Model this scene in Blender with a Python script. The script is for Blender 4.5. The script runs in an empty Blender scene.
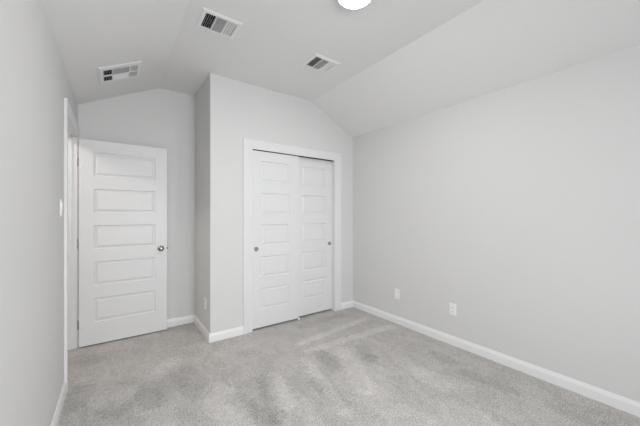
import bpy, bmesh, math, random
from mathutils import Vector, Matrix
S = bpy.context.scene
C = S.collection
PI = math.pi

# ------------------------------------------------------------ dimensions (metres)
XL, XR = -0.300, 2.757          # left and right wall faces
YC, YB, YR = 3.034, 3.731, -1.30  # closet front, alcove end wall, rear wall
XB = 0.7935                     # closet side face
ZF, ZS = 2.760, 2.404           # flat ceiling, spring height of the slopes
CL, CR = 0.410, 2.036           # where the slopes meet the flat ceiling
WT = 0.115                      # wall thickness
D1a, D1b, DH = 2.883, 3.665, 2.064   # bedroom doorway in the left wall
K1, K2, KH = 1.242, 2.440, 2.045     # closet opening
W1, W2, WB, WTOP = -0.15, 1.45, 0.60, 2.15  # window in the rear wall

# ------------------------------------------------------------ camera, sky, daylight, exposure
cam_d = bpy.data.cameras.new('camera')
cam = bpy.data.objects.new('camera', cam_d)
C.objects.link(cam)
cam.location = (0, 0, 1.30)
cam.rotation_euler = (PI / 2, 0, -0.623)
cam_d.sensor_width = 36
cam_d.lens = 285.7 / 640 * 36
cam_d.shift_y = 2.3 / 640
cam_d.clip_start = 0.02
S.camera = cam

world = bpy.data.worlds.new('world')
S.world = world
world.use_nodes = True
bg = world.node_tree.nodes['Background']
bg.inputs['Color'].default_value = (0.86, 0.93, 1.0, 1)
bg.inputs['Strength'].default_value = 0.6

day = bpy.data.lights.new('window_daylight', 'AREA')
day.shape = 'RECTANGLE'
day.size, day.size_y = W2 - W1 + 0.3, WTOP - WB + 0.3
day.energy = 66
day.color = (0.97, 0.985, 1.0)
dayo = bpy.data.objects.new('window_daylight', day)
dayo.location = ((W1 + W2) / 2, YR - WT - 0.34, (WB + WTOP) / 2 + 0.12)
dayo.rotation_euler = (PI / 2 - math.radians(16), 0, 0)
day.spread = math.radians(148)
C.objects.link(dayo)
LAMP = 95.0                      # ceiling lamp radiance
HALL_FILL = 37.0                      # radiance of the added hallway fill lamp

S.view_settings.view_transform = 'Standard'
S.view_settings.look = 'None'
S.view_settings.exposure = 0.48
S.view_settings.gamma = 1
S.view_settings.use_curve_mapping = False


# ------------------------------------------------------------ materials
def mat(name, col, rough=0.5, metal=0.0, bump=None, spec=0.5):
    m = bpy.data.materials.new(name)
    m.use_nodes = True
    nt = m.node_tree
    b = nt.nodes['Principled BSDF']
    b.inputs['Base Color'].default_value = (*col, 1)
    b.inputs['Roughness'].default_value = rough
    b.inputs['Metallic'].default_value = metal
    b.inputs['Specular IOR Level'].default_value = spec
    if bump:
        tc = nt.nodes.new('ShaderNodeTexCoord')
        n = nt.nodes.new('ShaderNodeTexNoise')
        n.inputs['Scale'].default_value = bump[0]
        n.inputs['Detail'].default_value = 3
        bp = nt.nodes.new('ShaderNodeBump')
        bp.inputs['Strength'].default_value = bump[1]
        bp.inputs['Distance'].default_value = bump[2]
        nt.links.new(tc.outputs['Object'], n.inputs['Vector'])
        nt.links.new(n.outputs['Fac'], bp.inputs['Height'])
        nt.links.new(bp.outputs['Normal'], b.inputs['Normal'])
    return m


M_WALL = mat('wall_paint', (0.725, 0.724, 0.722), 0.75, bump=(70, 0.25, 0.002), spec=0.25)
M_CEIL = mat('ceiling_paint', (0.845, 0.845, 0.843), 0.9, bump=(55, 0.35, 0.002), spec=0.1)
M_TRIM = mat('trim_enamel', (0.80, 0.802, 0.808), 0.38)
M_BASE_LIT = mat('trim_enamel_lit', (0.88, 0.88, 0.883), 0.38)  # same enamel as the trim, extra light on the boards put into its colour
M_DOOR = mat('door_enamel', (0.785, 0.787, 0.793), 0.42)
M_PLATE = mat('white_plastic', (0.93, 0.93, 0.93), 0.3)
M_VENT = mat('white_register_enamel', (0.86, 0.86, 0.86), 0.35)
M_DUCT = mat('dark_duct_metal', (0.012, 0.012, 0.013), 0.9)
M_NICKEL = mat('brushed_nickel', (0.36, 0.355, 0.35), 0.27, 1.0, bump=(300, 0.05, 0.0005))
M_PULL = mat('satin_nickel', (0.42, 0.415, 0.41), 0.36, 1.0)
M_LATCH = mat('dark_latch_metal', (0.10, 0.098, 0.095), 0.4, 1.0)
M_SLOT = mat('socket_slot', (0.02, 0.02, 0.02), 0.6)
M_DARK = mat('closet_dark', (0.25, 0.25, 0.25), 0.9)
M_FRAME = mat('window_vinyl', (0.82, 0.82, 0.82), 0.35)


def glass():
    m = bpy.data.materials.new('window_glass')
    m.use_nodes = True
    nt = m.node_tree
    nt.nodes.remove(nt.nodes['Principled BSDF'])
    t = nt.nodes.new('ShaderNodeBsdfTransparent')
    g = nt.nodes.new('ShaderNodeBsdfGlossy')
    g.inputs['Roughness'].default_value = 0.02
    x = nt.nodes.new('ShaderNodeMixShader')
    x.inputs[0].default_value = 0.06
    nt.links.new(t.outputs[0], x.inputs[1])
    nt.links.new(g.outputs[0], x.inputs[2])
    nt.links.new(x.outputs[0], nt.nodes['Material Output'].inputs[0])
    return m


M_GLASS = glass()


def lamp_mat(col, power):
    m = mat('lit_frosted_glass', (0.9, 0.88, 0.85), 0.4)
    b = m.node_tree.nodes['Principled BSDF']
    b.inputs['Emission Color'].default_value = (*col, 1)
    b.inputs['Emission Strength'].default_value = power
    return m


M_LAMP = lamp_mat((1.0, 0.98, 0.955), LAMP)
M_HALL_FILL = lamp_mat((1.0, 0.91, 0.83), HALL_FILL)


STROKES = [
          (1.52, 2.46, 2.54, 2.59, 0.05, 1), (1.50, 2.29, 2.64, 2.23, 0.055, 0.9), (1.39, 2.18, 1.24, 1.43, 0.05, 0.9), (1.03, 2.10, 0.96, 1.73, 0.07, 0.9),
          (0.60, 2.16, 0.62, 1.74, 0.12, 1), (1.06, 1.66, 1.00, 1.47, 0.06, 0.7), (1.79, 2.11, 1.53, 1.54, 0.09, 0.8), (1.78, 1.68, 1.58, 1.45, 0.09, 0.6),
          (1.46, 1.40, 1.54, 1.08, 0.12, 0.5), (-0.09, 2.65, 0.01, 2.50, 0.12, 0.7), (0.26, 2.64, 0.42, 2.86, 0.07, 0.6), (0.24, 2.13, 0.24, 2.01, 0.09, 0.8),
          (2.06, 1.44, 2.04, 1.25, 0.09, 0.7), (1.83, 1.03, 1.85, 0.86, 0.12, 0.5), (0.83, 2.75, 1.18, 2.76, 0.08, 0.4), (1.57, 2.19, 1.52, 1.91, 0.07, -0.8),
          (1.97, 2.03, 1.89, 1.85, 0.07, -0.9), (1.27, 1.85, 1.26, 1.52, 0.06, -0.8), (0.98, 2.11, 0.83, 1.64, 0.06, -0.8), (0.69, 2.01, 0.78, 1.63, 0.07, -0.9),
          (0.47, 2.58, 0.51, 2.22, 0.1, -0.6), (2.44, 1.52, 2.42, 1.42, 0.08, -0.7), (2.35, 1.23, 2.39, 0.89, 0.06, -0.8), (0.20, 2.43, 0.22, 2.31, 0.09, -0.7),
          (-0.27, 3.40, -0.14, 3.26, 0.09, -0.7), (-0.04, 2.40, 0.01, 2.32, 0.07, -0.6), (2.48, 0.63, 2.50, 0.44, 0.1, -0.4), (1.77, 2.86, 2.36, 2.85, 0.07, -0.4),
          (-0.22, 2.57, -0.18, 2.83, 0.08, -0.5)]


def carpet():
    m = bpy.data.materials.new('grey_cut_pile_carpet')
    m.use_nodes = True
    nt = m.node_tree
    L = nt.links
    b = nt.nodes['Principled BSDF']
    b.inputs['Roughness'].default_value = 1.0
    b.inputs['Specular IOR Level'].default_value = 0.05
    tc = nt.nodes.new('ShaderNodeTexCoord')

    def noise(scale, detail=2, rough=0.5, dist=0.0, rot=0.0, stretch=(1, 1, 1)):
        mp = nt.nodes.new('ShaderNodeMapping')
        mp.inputs['Rotation'].default_value = (0, 0, rot)
        mp.inputs['Scale'].default_value = stretch
        L.new(tc.outputs['Object'], mp.inputs['Vector'])
        n = nt.nodes.new('ShaderNodeTexNoise')
        n.inputs['Scale'].default_value = scale
        n.inputs['Detail'].default_value = detail
        n.inputs['Roughness'].default_value = rough
        n.inputs['Distortion'].default_value = dist
        L.new(mp.outputs[0], n.inputs['Vector'])
        return n.outputs['Fac']

    def rng(src, a, b_, lo, hi, smooth=True):
        r = nt.nodes.new('ShaderNodeMapRange')
        r.interpolation_type = 'SMOOTHSTEP' if smooth else 'LINEAR'
        r.inputs['From Min'].default_value = a
        r.inputs['From Max'].default_value = b_
        r.inputs['To Min'].default_value = lo
        r.inputs['To Max'].default_value = hi
        L.new(src, r.inputs['Value'])
        return r.outputs[0]

    def op(o, a, b_):
        n = nt.nodes.new('ShaderNodeMath')
        n.operation = o
        for i, v in enumerate((a, b_)):
            if isinstance(v, (int, float)):
                n.inputs[i].default_value = v
            else:
                L.new(v, n.inputs[i])
        return n.outputs[0]

    # nap brushed light or dark by the vacuum cleaner: strokes (x0, y0, x1, y1, half width, shade) with ragged edges
    def vm(o, a, b_=None, out=0):
        n = nt.nodes.new('ShaderNodeVectorMath')
        n.operation = o
        for i, v_ in enumerate((a, b_)):
            if v_ is None:
                continue
            if isinstance(v_, tuple):
                n.inputs[i].default_value = v_
            else:
                L.new(v_, n.inputs[i])
        return n

    rag = nt.nodes.new('ShaderNodeTexNoise')
    rag.inputs['Scale'].default_value = 26
    rag.inputs['Detail'].default_value = 4
    rag.inputs['Roughness'].default_value = 0.75
    L.new(tc.outputs['Object'], rag.inputs['Vector'])
    off = vm('MULTIPLY', vm('SUBTRACT', rag.outputs['Color'], (0.5, 0.5, 0.5)).outputs[0], (0.20, 0.20, 0.0)).outputs[0]
    pos = vm('MULTIPLY', vm('ADD', tc.outputs['Object'], off).outputs[0], (1, 1, 0)).outputs[0]
    nap = 0.0
    for (ax, ay, bx, by, hw, sh) in STROKES:
        ba = Vector((bx - ax, by - ay, 0))
        pa = vm('SUBTRACT', pos, (ax, ay, 0)).outputs[0]
        tt = op('MULTIPLY', vm('DOT_PRODUCT', pa, tuple(ba)).outputs['Value'], 1 / ba.length_squared)
        tt.node.use_clamp = True
        sc = nt.nodes.new('ShaderNodeVectorMath')
        sc.operation = 'SCALE'
        sc.inputs[0].default_value = ba
        L.new(tt, sc.inputs['Scale'])
        dd = vm('LENGTH', vm('SUBTRACT', pa, sc.outputs[0]).outputs[0]).outputs['Value']
        nap = op('ADD', nap, rng(dd, hw * 0.7, hw * 1.25, sh, 0))
    nap2 = rng(noise(7.0, 4, 0.65, 0.8, -0.7, (1.0, 0.6, 1)), 0.40, 0.62, -1, 1)
    clump = rng(noise(28, 3, 0.65), 0.3, 0.7, -1, 1, False)
    tuft = rng(noise(105, 2, 0.75), 0.3, 0.7, -1, 1, False)
    fibre = rng(noise(260, 1, 0.6), 0.3, 0.7, -1, 1, False)
    v = op('ADD', op('MULTIPLY', nap, 0.12), op('MULTIPLY', nap2, 0.035))
    v = op('ADD', v, op('MULTIPLY', clump, 0.06))
    v = op('ADD', v, op('MULTIPLY', tuft, 0.24))
    v = op('ADD', v, op('MULTIPLY', fibre, 0.14))
    v = op('ADD', v, 0.63)
    cmb = nt.nodes.new('ShaderNodeCombineColor')
    L.new(v, cmb.inputs[0])
    L.new(op('MULTIPLY', v, 0.965), cmb.inputs[1])
    L.new(op('MULTIPLY', v, 0.93), cmb.inputs[2])
    L.new(cmb.outputs[0], b.inputs['Base Color'])
    h = op('ADD', op('MULTIPLY', tuft, 1.0), op('ADD', op('MULTIPLY', fibre, 0.5), op('MULTIPLY', clump, 0.8)))
    bp = nt.nodes.new('ShaderNodeBump')
    bp.inputs['Strength'].default_value = 0.7
    bp.inputs['Distance'].default_value = 0.004
    L.new(h, bp.inputs['Height'])
    L.new(bp.outputs[0], b.inputs['Normal'])
    return m


M_CARPET = carpet()


# ------------------------------------------------------------ mesh helpers
def obj(name, bm, m, parent=None, loc=None, smooth=False):
    bmesh.ops.remove_doubles(bm, verts=bm.verts, dist=1e-6)
    bmesh.ops.recalc_face_normals(bm, faces=bm.faces)
    me = bpy.data.meshes.new(name)
    bm.to_mesh(me)
    bm.free()
    me.materials.append(m)
    if smooth:
        for p in me.polygons:
            p.use_smooth = True
        me.set_sharp_from_angle(angle=math.radians(40))
    o = bpy.data.objects.new(name, me)
    C.objects.link(o)
    if parent:
        o.parent = parent
    if loc:
        o.location = loc
    return o


def hexa(bm, pts):
    """pts: 4 bottom then 4 top corners"""
    v = [bm.verts.new(p) for p in pts]
    for f in ((0, 1, 2, 3), (4, 5, 6, 7), (0, 1, 5, 4), (1, 2, 6, 5), (2, 3, 7, 6), (3, 0, 4, 7)):
        bm.faces.new([v[i] for i in f])


def box(bm, x0, x1, y0, y1, z0, z1):
    hexa(bm, [(x0, y0, z0), (x1, y0, z0), (x1, y1, z0), (x0, y1, z0),
              (x0, y0, z1), (x1, y0, z1), (x1, y1, z1), (x0, y1, z1)])


def bbox(x0, x1, y0, y1, z0, z1, bev=0.0, seg=2):
    bm = bmesh.new()
    box(bm, x0, x1, y0, y1, z0, z1)
    if bev:
        bmesh.ops.recalc_face_normals(bm, faces=bm.faces)
        bmesh.ops.bevel(bm, geom=bm.edges[:], offset=bev, segments=seg, affect='EDGES', profile=0.5)
    return bm


def prism(bm, poly, a, b, f):
    """polygon (list of 2D) extruded between a and b; f maps (p, q, t) to 3D"""
    n = len(poly)
    va = [bm.verts.new(f(p, q, a)) for p, q in poly]
    vb = [bm.verts.new(f(p, q, b)) for p, q in poly]
    bm.faces.new(va)
    bm.faces.new(vb)
    for i in range(n):
        j = (i + 1) % n
        bm.faces.new([va[i], va[j], vb[j], vb[i]])


def lathe(bm, prof, n=32, M=Matrix()):
    """prof: (radius, z); turned about z then moved by M"""
    rings = []
    for r, z in prof:
        if r < 1e-6:
            rings.append([bm.verts.new(M @ Vector((0, 0, z)))])
        else:
            rings.append([bm.verts.new(M @ Vector((r * math.cos(2 * PI * k / n), r * math.sin(2 * PI * k / n), z))) for k in range(n)])
    for A, B in zip(rings, rings[1:]):
        for k in range(n):
            j = (k + 1) % n
            if len(A) == 1 and len(B) == 1:
                continue
            if len(A) == 1:
                bm.faces.new([A[0], B[k], B[j]])
            elif len(B) == 1:
                bm.faces.new([A[k], A[j], B[0]])
            else:
                bm.faces.new([A[k], A[j], B[j], B[k]])


def struct(o, label, cat):
    o['kind'] = 'structure'
    o['label'] = label
    o['category'] = cat
    return o


def thing(name, label, cat, M=Matrix(), group=None):
    o = bpy.data.objects.new(name, None)
    o.empty_display_size = 0.05
    C.objects.link(o)
    o.matrix_world = M
    o['label'] = label
    o['category'] = cat
    if group:
        o['group'] = group
    return o


# ------------------------------------------------------------ floor, ceiling, walls
HX = -1.55                        # far side of the hallway beyond the doorway
bm = bmesh.new()
box(bm, HX - WT, XR + WT, YR - WT, 5.2, -0.10, 0.0)
struct(obj('floor', bm, M_CARPET), 'light grey cut pile carpet with brushed vacuum marks covering the floor', 'floor')

T = 0.12
bm = bmesh.new()
y0, y1 = YR - WT, YB + WT
sl = (ZF - ZS) / (CL - XL)
sr = (ZF - ZS) / (XR - CR)
for p in ([(XL - WT, ZS - sl * WT), (CL, ZF), (CL, ZF + T), (XL - WT, ZS - sl * WT + T)],
          [(CL, ZF), (CR, ZF), (CR, ZF + T), (CL, ZF + T)],
          [(CR, ZF), (XR + WT, ZS - sr * WT), (XR + WT, ZS - sr * WT + T), (CR, ZF + T)]):
    prism(bm, p, y0, y1, lambda p_, q_, t_: (p_, t_, q_))
# the joint faces between the three slabs are dropped so the ceiling is one closed skin
bmesh.ops.remove_doubles(bm, verts=bm.verts, dist=1e-5)
seen = {}
for f in list(bm.faces):
    key = tuple(sorted(v.index for v in f.verts)) if False else frozenset(f.verts)
    seen.setdefault(key, []).append(f)
for fs in seen.values():
    if len(fs) > 1:
        for f in fs:
            bm.faces.remove(f)
struct(obj('ceiling', bm, M_CEIL), 'pale grey ceiling with flat middle and a sloped strip along each side wall', 'ceiling')


def zc(x):
    return min(ZF, ZS + sl * (x - XL), ZS + sr * (XR - x)) + 0.002


# left wall with the doorway
bm = bmesh.new()
R1, R2, RT = D1a - 0.018, D1b + 0.018, DH + 0.018
z = ZS + 0.002
box(bm, XL - WT, XL, YR - WT, R1, 0, z)
box(bm, XL - WT, XL, R1, R2, RT, z)
box(bm, XL - WT, XL, R2, 5.2, 0, z)
struct(obj('wall_left', bm, M_WALL), 'pale grey left wall with the bedroom doorway in it', 'wall')

bm = bmesh.new()
box(bm, XR, XR + WT, YR - WT, YB, 0, z)
struct(obj('wall_right', bm, M_WALL), 'long blank pale grey right wall with two socket plates near its base', 'wall')

bm = bmesh.new()
fy = lambda p_, q_, t_: (p_, t_, q_)
prism(bm, [(XL, 0), (XB, 0), (XB, zc(XB)), (CL, zc(CL)), (XL, zc(XL))], YB, YB + WT, fy)
prism(bm, [(XB, 0), (XR + WT, 0), (XR + WT, ZS - 0.06), (XR, zc(XR)), (CR, zc(CR)), (XB, zc(XB))], YB, YB + WT, fy)
struct(obj('wall_alcove', bm, M_WALL), 'grey end wall of the alcove behind the open door', 'wall')

# closet front wall: rounded corner bead at the left, opening for the sliding doors
bm = bmesh.new()
r = 0.008
arc = [(XB + r - r * math.cos(a), YC + r - r * math.sin(a)) for a in [k * PI / 2 / 5 for k in range(6)]]
prism(bm, arc + [(K1, YC), (K1, YC + WT), (XB, YC + WT)], 0, zc(XB), lambda p_, q_, t_: (p_, q_, t_))
prism(bm, [(K1, KH), (CR, KH), (CR, zc(CR)), (K1, zc(K1))], YC, YC + WT, fy)
prism(bm, [(CR, KH), (K2, KH), (K2, zc(K2)), (CR, zc(CR))], YC, YC + WT, fy)
prism(bm, [(K2, 0), (XR, 0), (XR, zc(XR)), (K2, zc(K2))], YC, YC + WT, fy)
struct(obj('wall_closet_front', bm, M_WALL), 'pale grey closet front wall around the white sliding doors', 'wall')

bm = bmesh.new()
box(bm, XB, XB + WT, YC + WT, YB, 0, zc(XB))
struct(obj('wall_closet_side', bm, M_WALL), 'shaded grey side wall of the closet facing the open door', 'wall')

# rear wall with the window the daylight comes through (behind the camera)
bm = bmesh.new()
yb = YR - WT
def gable(x0, x1, z0, z1=None):
    """vertical strip of wall; open-ended strips run up to the ceiling line"""
    tops = [(x1, zc(x1))] + [(c, zc(c)) for c in (CR, CL) if x0 < c < x1] + [(x0, zc(x0))] if z1 is None else [(x1, z1), (x0, z1)]
    prism(bm, [(x0, z0), (x1, z0)] + tops, yb, YR, fy)


gable(XL, W1, 0)
gable(W1, W2, 0, WB)
gable(W1, W2, WTOP)
gable(W2, XR, 0)
struct(obj('wall_rear', bm, M_WALL), 'pale grey rear wall with the window', 'wall')

# hallway shell beyond the doorway
bm = bmesh.new()
box(bm, HX - WT, HX, 1.6, 5.2, 0, 2.46)
box(bm, HX, XL - WT, 1.6 - WT, 1.6, 0, 2.46)
box(bm, HX, XL - WT, 5.2, 5.2 + WT, 0, 2.46)
box(bm, HX - WT, XL - WT, 1.6 - WT, 5.2 + WT, 2.46, 2.56)
struct(obj('wall_hallway', bm, M_WALL), 'grey hallway shell beyond the bedroom doorway', 'wall')

# unseen lamp added on the hallway ceiling to brighten the alcove and closet side
hl = thing('hallway_fill_light', 'unseen round fill lamp added in the hallway to brighten the alcove', 'ceiling lamp', Matrix.Translation((-1.00, 3.22, 2.46)))
bm = bmesh.new()
lathe(bm, [(0, 0), (0.150, 0), (0.150, -0.018), (0, -0.018)], 40)
obj('fill_lamp_base', bm, M_FRAME, hl, smooth=True)
bm = bmesh.new()
lathe(bm, [(0.140, -0.0185)] + [(0.140 * math.cos(a), -0.0185 - 0.07 * math.sin(a)) for a in [k * PI / 2 / 10 for k in range(1, 10)]] + [(0, -0.0885)], 40)
obj('fill_lamp_dome', bm, M_HALL_FILL, hl, smooth=True)['label'] = 'glowing dome of the added hallway fill lamp'

# window
w = bmesh.new()
fw = 0.05
ya, yz = YR - 0.085, YR - 0.035
box(w, W1, W1 + fw, ya, yz, WB, WTOP)
box(w, W2 - fw, W2, ya, yz, WB, WTOP)
box(w, W1 + fw, W2 - fw, ya, yz, WB, WB + fw)
box(w, W1 + fw, W2 - fw, ya, yz, WTOP - fw, WTOP)
box(w, (W1 + W2) / 2 - 0.03, (W1 + W2) / 2 + 0.03, ya, yz, WB + fw, WTOP - fw)
win = struct(obj('window_1', w, M_FRAME), 'white vinyl double window in the rear wall', 'window')
obj('pane', bbox(W1 + fw, (W1 + W2) / 2 - 0.03, YR - 0.062, YR - 0.058, WB + fw, WTOP - fw), M_GLASS, win)
obj('pane', bbox((W1 + W2) / 2 + 0.03, W2 - fw, YR - 0.062, YR - 0.058, WB + fw, WTOP - fw), M_GLASS, win)
obj('window_sill', bbox(W1, W2, YR - 0.034, YR + 0.03, WB, WB + 0.02, 0.003), M_TRIM, win)

# ------------------------------------------------------------ baseboards
BH, BT = 0.089, 0.014
BPROF = [(0, 0), (BT, 0), (BT, BH - 0.028), (BT - 0.002, BH - 0.020), (BT - 0.006, BH - 0.010), (BT - 0.008, BH - 0.002), (BT - 0.009, BH), (0, BH)]


def baseboard(name, a, b, nrm, ma, mb, label):
    """a to b along the wall foot; nrm into the room; ma, mb = +1 outer corner, -1 inner corner, 0 square"""
    a, b, nrm = Vector(a), Vector(b), Vector(nrm)
    d = (b - a).normalized()
    bm = bmesh.new()
    A = [bm.verts.new((*(a + nrm * p - d * (ma * p)), q)) for p, q in BPROF]
    B = [bm.verts.new((*(b + nrm * p + d * (mb * p)), q)) for p, q in BPROF]
    n = len(BPROF)
    bm.faces.new(A)
    bm.faces.new(B)
    for i in range(n):
        j = (i + 1) % n
        bm.faces.new([A[i], A[j], B[j], B[i]])
    struct(obj(name, bm, M_BASE_LIT), label, 'baseboard')


CW = 0.092                        # casing width
KI1, KI2 = 1.247, 2.427           # inner edges of the closet casing
KC1, KC2 = KI1 - 0.106, KI2 + 0.106
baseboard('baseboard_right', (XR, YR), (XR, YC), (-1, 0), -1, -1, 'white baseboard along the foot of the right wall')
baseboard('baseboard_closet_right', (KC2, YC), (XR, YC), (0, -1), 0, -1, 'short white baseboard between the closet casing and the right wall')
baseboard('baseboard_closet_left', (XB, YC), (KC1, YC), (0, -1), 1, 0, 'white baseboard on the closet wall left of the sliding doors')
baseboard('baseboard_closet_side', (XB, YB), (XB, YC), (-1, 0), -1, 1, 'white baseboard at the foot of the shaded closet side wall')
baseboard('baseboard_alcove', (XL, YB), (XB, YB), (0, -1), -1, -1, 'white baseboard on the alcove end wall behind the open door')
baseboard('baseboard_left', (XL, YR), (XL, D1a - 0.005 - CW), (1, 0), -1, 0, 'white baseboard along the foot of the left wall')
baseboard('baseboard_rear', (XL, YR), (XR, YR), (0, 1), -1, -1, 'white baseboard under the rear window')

# ------------------------------------------------------------ casings and jambs
CPROF = [(0, 0), (0, 0.009), (0.004, 0.011), (0.030, 0.0125), (0.060, 0.0145), (0.068, 0.0165), (CW - 0.004, 0.017), (CW, 0.014), (CW, 0)]


def sweep(bm, path, f, k=1.0):
    """path: points with outward vectors (the mitre); f maps (along, up, out) to 3D"""
    rings = [[bm.verts.new(f(px + ox * p * k, pz + oz * p * k, q)) for p, q in CPROF] for (px, pz, ox, oz) in path]
    n = len(CPROF)
    for A, B in zip(rings, rings[1:]):
        for i in range(n):
            j = (i + 1) % n
            bm.faces.new([A[i], A[j], B[j], B[i]])
    bm.faces.new(rings[0])
    bm.faces.new(rings[-1])


bm = bmesh.new()
zi = DH + 0.005
sweep(bm, [(D1a - 0.005, 0, -1, 0), (D1a - 0.005, zi, -1, 1), (YB - 0.001, zi, 0, 1)], lambda a, u, o: (XL + o, a, u))
box(bm, XL, XL + 0.012, D1b + 0.008, YB - 0.016, 0, zi)
tr1 = struct(obj('trim_1', bm, M_TRIM), 'white door casing around the bedroom doorway in the left wall', 'door casing')
bm = bmesh.new()
box(bm, XL - WT, XL, R1, D1a, 0, DH)
box(bm, XL - WT, XL, D1b, R2, 0, DH)
box(bm, XL - WT, XL, R1, R2, DH, RT)
obj('door_jamb', bm, M_TRIM, tr1)
bm = bmesh.new()
sx0, sx1 = XL - 0.075, XL - 0.038
box(bm, sx0, sx1, D1a, D1a + 0.011, 0, DH)
box(bm, sx0, sx1, D1b - 0.011, D1b, 0, DH)
box(bm, sx0, sx1, D1a + 0.011, D1b - 0.011, DH - 0.011, DH)
obj('door_stop', bm, M_TRIM, tr1)

bm = bmesh.new()
zi = KH - 0.004
sweep(bm, [(KI1, 0, -1, 0), (KI1, zi, -1, 1), (KI2, zi, 1, 1), (KI2, 0, 1, 0)], lambda a, u, o: (a, YC - o, u), 0.106 / CW)
tr2 = struct(obj('trim_2', bm, M_TRIM), 'white flat casing framing the closet sliding doors', 'door casing')
bm = bmesh.new()
box(bm, K1, KI1 + 0.004, YC, YC + WT, 0, KH)
box(bm, KI2 - 0.004, K2, YC, YC + WT, 0, KH)
obj('door_jamb', bm, M_TRIM, tr2)
bm = bmesh.new()
box(bm, KI1 + 0.004, KI2 - 0.004, YC + 0.004, YC + 0.104, KH - 0.004, KH)
obj('sliding_track', bm, M_DUCT, tr2)
JL, JR = KI1 + 0.004, KI2 - 0.004

# closet shelf and rod are hidden; the closet stays an empty dark room


# ------------------------------------------------------------ moulded five-panel doors
PANELS = [(0.225 + 0.364 * k, 0.465 + 0.364 * k) for k in range(5)]
RINGS = [(0, 0), (0.003, -0.006), (0.008, -0.0105), (0.018, -0.0105), (0.028, -0.006), (0.034, -0.0025)]


def panel_door(w, h, t, sa, sb, z0, k=1.0, lift=0.0):
    """slab from x 0..w, y 0..t, z z0..z0+h with five raised panels pressed into both faces"""
    bm = bmesh.new()
    PZ = [(a + lift, b + lift) for a, b in PANELS]

    def quad(*p):
        bm.faces.new([bm.verts.new(q) for q in p])
    for side in (0, 1):
        fy_ = (lambda d: -d) if side == 0 else (lambda d: t + d)
        P = lambda x, zz, d=0.0: (x, fy_(d), zz)
        rect = lambda a, b, c, d: quad(P(a, c), P(b, c), P(b, d), P(a, d))
        zs = [z0] + [v for p in PZ for v in p] + [z0 + h]
        for i in range(len(zs) - 1):
            rect(0, sa, zs[i], zs[i + 1])
            rect(w - sb, w, zs[i], zs[i + 1])
            if i % 2 == 0:
                rect(sa, w - sb, zs[i], zs[i + 1])
            else:
                c, d = zs[i], zs[i + 1]
                loops = [[P(sa + q, c + q, e * k), P(w - sb - q, c + q, e * k), P(w - sb - q, d - q, e * k), P(sa + q, d - q, e * k)] for q, e in RINGS]
                for A, B in zip(loops, loops[1:]):
                    for m in range(4):
                        n = (m + 1) % 4
                        quad(A[m], A[n], B[n], B[m])
                quad(*loops[-1])
    zs = [z0] + [v for p in PZ for v in p] + [z0 + h]
    for a, b in zip(zs, zs[1:]):
        quad((0, 0, a), (0, t, a), (0, t, b), (0, 0, b))
        quad((w, 0, a), (w, t, a), (w, t, b), (w, 0, b))
    for zz in (z0, z0 + h):
        xs = [0, sa, w - sb, w]
        for a, b in zip(xs, xs[1:]):
            quad((a, 0, zz), (b, 0, zz), (b, t, zz), (a, t, zz))
    return bm


# bedroom door, swung open against the alcove
DX, DY, DW, DT = XL + 0.016, 3.627, 0.762, 0.035
d1 = struct(obj('door_1', panel_door(DW, 2.036, DT, 0.112, 0.112, 0.014, 1.0, 0.008), M_DOOR, loc=(DX, DY, 0)),
            'white five panel bedroom door standing open with a round knob', 'door')
KX, KZ = DW - 0.060, 0.930
KNOB = [(0, 0), (0.032, 0), (0.032, 0.004), (0.028, 0.008), (0.013, 0.011), (0.011, 0.026), (0.017, 0.032), (0.0255, 0.039), (0.0275, 0.046), (0.025, 0.053), (0.017, 0.058), (0, 0.0595)]
for ang, y in ((PI / 2, 0.0), (-PI / 2, DT)):
    bm = bmesh.new()
    lathe(bm, KNOB, 32, Matrix.Translation((KX, y, KZ)) @ Matrix.Rotation(ang, 4, 'X'))
    kn = obj('door_knob', bm, M_NICKEL, d1, smooth=True)
    kn['label'] = 'brushed nickel round knob'
bm = bbox(DW, DW + 0.012, 0.010, 0.024, KZ - 0.009, KZ + 0.009, 0.002)
obj('latch_bolt', bm, M_LATCH, d1)['label'] = 'dark metal latch bolt'
for hz in (0.22, 1.02, 1.83):
    bm = bmesh.new()
    lathe(bm, [(0, -0.045), (0.006, -0.045), (0.006, 0.045), (0, 0.045)], 14, Matrix.Translation((-0.0065, DT + 0.006, hz)))
    obj('hinge', bm, M_NICKEL, d1, smooth=True)

# closet sliders: the left slab runs in front of the right one
PULL = [(0, 0.0004), (0.0185, 0.0004), (0.0205, 0.0035), (0.0245, 0.0040), (0.0265, 0.0018), (0.0265, 0)]


def slider(name, x, w, h, y, kx, sa, sb, label):
    d = struct(obj(name, panel_door(w, h, 0.033, sa, sb, 0.020), M_DOOR, loc=(x, y, 0)), label, 'door')
    bm = bmesh.new()
    lathe(bm, PULL, 28, Matrix.Translation((kx - x, 0, 0.917)) @ Matrix.Rotation(PI / 2, 4, 'X'))
    obj('finger_pull', bm, M_PULL, d, smooth=True)['label'] = 'round brushed nickel finger pull'


slider('door_2', JL + 0.002, 0.607, 2.013, YC + 0.012, 1.301, 0.100, 0.129, 'front left closet sliding door, white, five panels, pull at its left edge')
slider('door_3', JR - 0.002 - 0.609, 0.609, 2.019, YC + 0.055, 2.378, 0.119, 0.108, 'rear right closet sliding door, white, five panels, pull at its right edge')
g = obj('floor_guide', bbox(1.845, 1.875, YC + 0.002, YC + 0.010, 0, 0.026, 0.002), M_DOOR)
g['label'] = 'small white floor guide where the two closet sliding doors overlap'
g['category'] = 'door guide'


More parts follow.
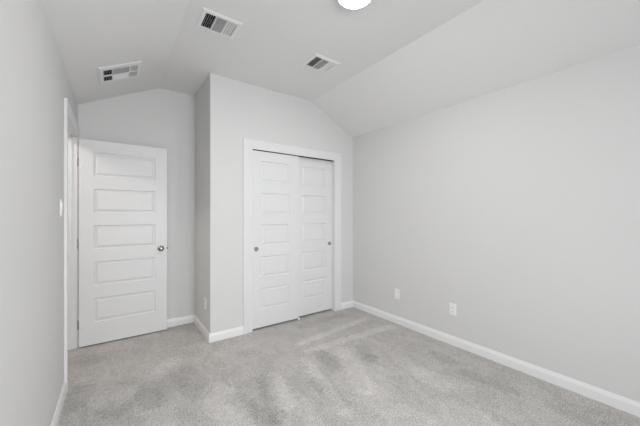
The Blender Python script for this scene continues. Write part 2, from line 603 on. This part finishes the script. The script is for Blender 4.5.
# ------------------------------------------------------------ ceiling registers
def register(M, W, Hh, fx, fyy, label, fourway):
    """local x and y lie in the ceiling, local z points up into the duct; z = 0 is the ceiling face"""
    t = thing('ceiling_vent', label, 'air vent', M, 'ceiling air vents')
    a, b = W / 2, Hh / 2
    ia, ib = a - fx, b - fyy
    bm = bmesh.new()
    z1, z2 = -0.010, -0.004
    O = [(-a, -b), (a, -b), (a, b), (-a, b)]
    I = [(-ia, -ib), (ia, -ib), (ia, ib), (-ia, ib)]
    E = [(x * (1 - 0.012 / a), y * (1 - 0.012 / b)) for x, y in O]
    for i in range(4):
        j = (i + 1) % 4
        q = lambda *p: bm.faces.new([bm.verts.new(v) for v in p])
        q((*O[i], -0.0005), (*O[j], -0.0005), (*O[j], -0.004), (*O[i], -0.004))
        q((*O[i], -0.004), (*O[j], -0.004), (*E[j], z1), (*E[i], z1))
        q((*E[i], z1), (*E[j], z1), (*I[j], z1 + 0.001), (*I[i], z1 + 0.001))
        q((*I[i], z1 + 0.001), (*I[j], z1 + 0.001), (*I[j], -0.0005), (*I[i], -0.0005))
        q((*O[i], -0.0005), (*O[j], -0.0005), (*I[j], -0.0005), (*I[i], -0.0005))
    obj('vent_frame', bm, M_VENT, t)
    # dark throat of the duct, a shallow metal tray lying on the ceiling face behind the blades
    obj('duct_throat', bbox(-ia, ia, -ib, ib, -0.0012, -0.0006), M_DUCT, t)['label'] = 'dark opening behind the blades'
    s1, s2 = (-ia + 2 * ia * 0.26, -ia + 2 * ia * 0.76) if fourway else (-ia + 2 * ia * 0.33, -ia + 2 * ia * 0.68)
    zt, zb = -0.0015, -0.0095

    def bar(x0, x1, y0, y1):
        obj('divider_bar', bbox(x0, x1, y0, y1, -0.0105, -0.0015), M_VENT, t)

    def blade(axis, pos, lo, hi, lean, hgt=0.0078, th=0.0009, reach=None):
        """a thin blade along the axis whose lower edge leans by `lean` per unit height"""
        dz = zt - zb
        off = lean * dz
        bm = bmesh.new()
        p = [(pos + off, zb), (pos + off + th, zb), (pos + th, zt), (pos, zt)]
        if axis == 'y':
            prism(bm, p, lo, hi, lambda u, v, s: (u, s, v))
        else:
            prism(bm, p, lo, hi, lambda u, v, s: (s, u, v))
        obj('slat', bm, M_VENT, t)
    rows = [(-ib, -0.005), (0.005, ib)] if fourway else [(-ib, ib)]
    for (r0, r1) in rows:
        n = 5
        for k in range(n):          # left bank, open towards -x
            x = -ia + (s1 - 0.003 + ia) * (k + 0.75) / n
            blade('y', x, r0, r1, -0.45)
        nr = 5 if fourway else 4
        for k in range(nr):         # right bank, open towards +x
            x = s2 + 0.003 + (ia - s2 - 0.003) * k / nr
            blade('y', x, r0, r1, 0.75 if fourway else 1.4)
        n = 7 if fourway else 12
        mid_lean = (-0.55 if r0 < 0 else 1.2) if fourway else -0.30
        for k in range(n):
            y = r0 + (r1 - r0) * (k + (0.8 if mid_lean < 0 else 0.0)) / n
            blade('x', y, s1 + 0.003, s2 - 0.003, mid_lean)
    bar(s1 - 0.003, s1 + 0.003, -ib, ib)
    bar(s2 - 0.003, s2 + 0.003, -ib, ib)
    if fourway:
        bar(-ia, s1 - 0.003, -0.005, 0.005)
        bar(s1 + 0.003, s2 - 0.003, -0.005, 0.005)
        bar(s2 + 0.003, ia, -0.005, 0.005)
    return t


register(Matrix.Translation((0.647, 2.226, ZF)), 0.290, 0.238, 0.032, 0.030, 'white air vent on the flat ceiling above the closet corner, left of the ceiling lamp', False)
register(Matrix.Translation((1.613, 2.231, ZF)), 0.290, 0.238, 0.032, 0.030, 'white air vent on the flat ceiling directly above the closet sliding doors', False)
ang = math.atan(sl)
vx = 0.040
register(Matrix.Translation((vx, 3.115, ZS + sl * (vx - XL))) @ Matrix.Rotation(-ang, 4, 'Y'), 0.340, 0.360, 0.034, 0.060, 'white air vent on the sloped ceiling above the open bedroom door', True)

# ------------------------------------------------------------ ceiling lamp
LX, LY = 1.277, 1.382
t = thing('ceiling_light', 'round lit flush ceiling lamp in the flat bedroom ceiling with white glass diffuser', 'ceiling lamp', Matrix.Translation((LX, LY, ZF)))
bm = bmesh.new()
lathe(bm, [(0, 0), (0.128, 0), (0.130, -0.003), (0.120, -0.030), (0.114, -0.034), (0.106, -0.034), (0.104, -0.028), (0, -0.028)], 64)
obj('lamp_rim', bm, M_FRAME, t, smooth=True)
bm = bmesh.new()
R = 0.103
lathe(bm, [(R, -0.0285), (R, -0.033)] + [(R * math.cos(a), -0.033 - 0.014 * math.sin(a)) for a in [k * PI / 2 / 12 for k in range(1, 12)]] + [(0, -0.047)], 64)
obj('glass_diffuser', bm, M_LAMP, t, smooth=True)['label'] = 'glowing white glass diffuser'


# ------------------------------------------------------------ wall plates
def plate(name, M, label, cat, kind, group=None):
    """local x along the wall, local z up, local -y out of the wall"""
    t = thing(name, label, cat, M, group)
    obj('cover_plate', bbox(-0.035, 0.035, -0.006, 0, -0.0575, 0.0575, 0.002), M_PLATE, t)
    if kind == 'duplex':
        for zz in (-0.021, 0.021):
            bm = bmesh.new()
            prism(bm, [(-0.0165, -0.010), (-0.010, -0.0145), (0.010, -0.0145), (0.0165, -0.010), (0.0165, 0.010), (0.010, 0.0145), (-0.010, 0.0145), (-0.0165, 0.010)],
                  -0.0085, -0.006, lambda p_, q_, s_: (p_, s_, q_ + zz))
            r_ = obj('receptacle', bm, M_PLATE, t)
            for sx, hh in ((-0.0063, 0.0045), (0.0063, 0.0036)):
                obj('socket_slot', bbox(sx - 0.0013, sx + 0.0013, -0.0089, -0.0085, zz + 0.002 - hh, zz + 0.002 + hh), M_SLOT, r_)
            bm = bmesh.new()
            lathe(bm, [(0, 0), (0.0028, 0), (0.0028, 0.0004), (0, 0.0004)], 12, Matrix.Translation((0, -0.0085, zz - 0.008)) @ Matrix.Rotation(PI / 2, 4, 'X'))
            obj('socket_slot', bm, M_SLOT, r_)
        screws = (0.0,)
    elif kind == 'switch':
        bm = bmesh.new()
        hexa(bm, [(-0.0165, -0.0065, -0.033), (0.0165, -0.0065, -0.033), (0.0165, -0.0060, -0.033), (-0.0165, -0.0060, -0.033),
                  (-0.0165, -0.0110, 0.033), (0.0165, -0.0110, 0.033), (0.0165, -0.0060, 0.033), (-0.0165, -0.0060, 0.033)])
        obj('rocker', bm, M_PLATE, t)
        screws = (-0.046, 0.046)
    else:
        bm = bmesh.new()
        lathe(bm, [(0, 0), (0.0075, 0), (0.0075, 0.003), (0.0048, 0.003), (0.0048, 0.009), (0.0035, 0.009), (0.0035, 0.004), (0, 0.004)], 16, Matrix.Translation((0, -0.006, 0)) @ Matrix.Rotation(PI / 2, 4, 'X'))
        obj('cable_jack', bm, M_PLATE, t, smooth=True)
        screws = (-0.042, 0.042)
    for zz in screws:
        bm = bmesh.new()
        lathe(bm, [(0, 0), (0.003, 0), (0.0025, 0.0008), (0, 0.001)], 12, Matrix.Translation((0, -0.006, zz)) @ Matrix.Rotation(PI / 2, 4, 'X'))
        obj('screw', bm, M_PLATE, t)
    return t


RW = Matrix.Rotation(-PI / 2, 4, 'Z')   # local -y becomes world -x
LW = Matrix.Rotation(PI / 2, 4, 'Z')    # local -y becomes world +x
plate('wall_outlet', Matrix.Translation((XR, 1.550, 0.357)) @ RW, 'white socket plate with dark slot on the right wall, farther from the closet', 'wall outlet', 'duplex')
plate('cable_outlet', Matrix.Translation((XR, 2.247, 0.357)) @ RW, 'small plain white wall plate on the right wall, nearer the closet', 'wall outlet', 'jack')
plate('wall_outlet', Matrix.Translation((XB, 3.215, 0.355)) @ RW, 'white socket plate low on the shaded closet side wall', 'wall outlet', 'duplex')
plate('light_switch', Matrix.Translation((XL, 2.615, 1.350)) @ LW, 'white rocker switch on the left wall beside the doorway casing', 'light switch', 'switch')
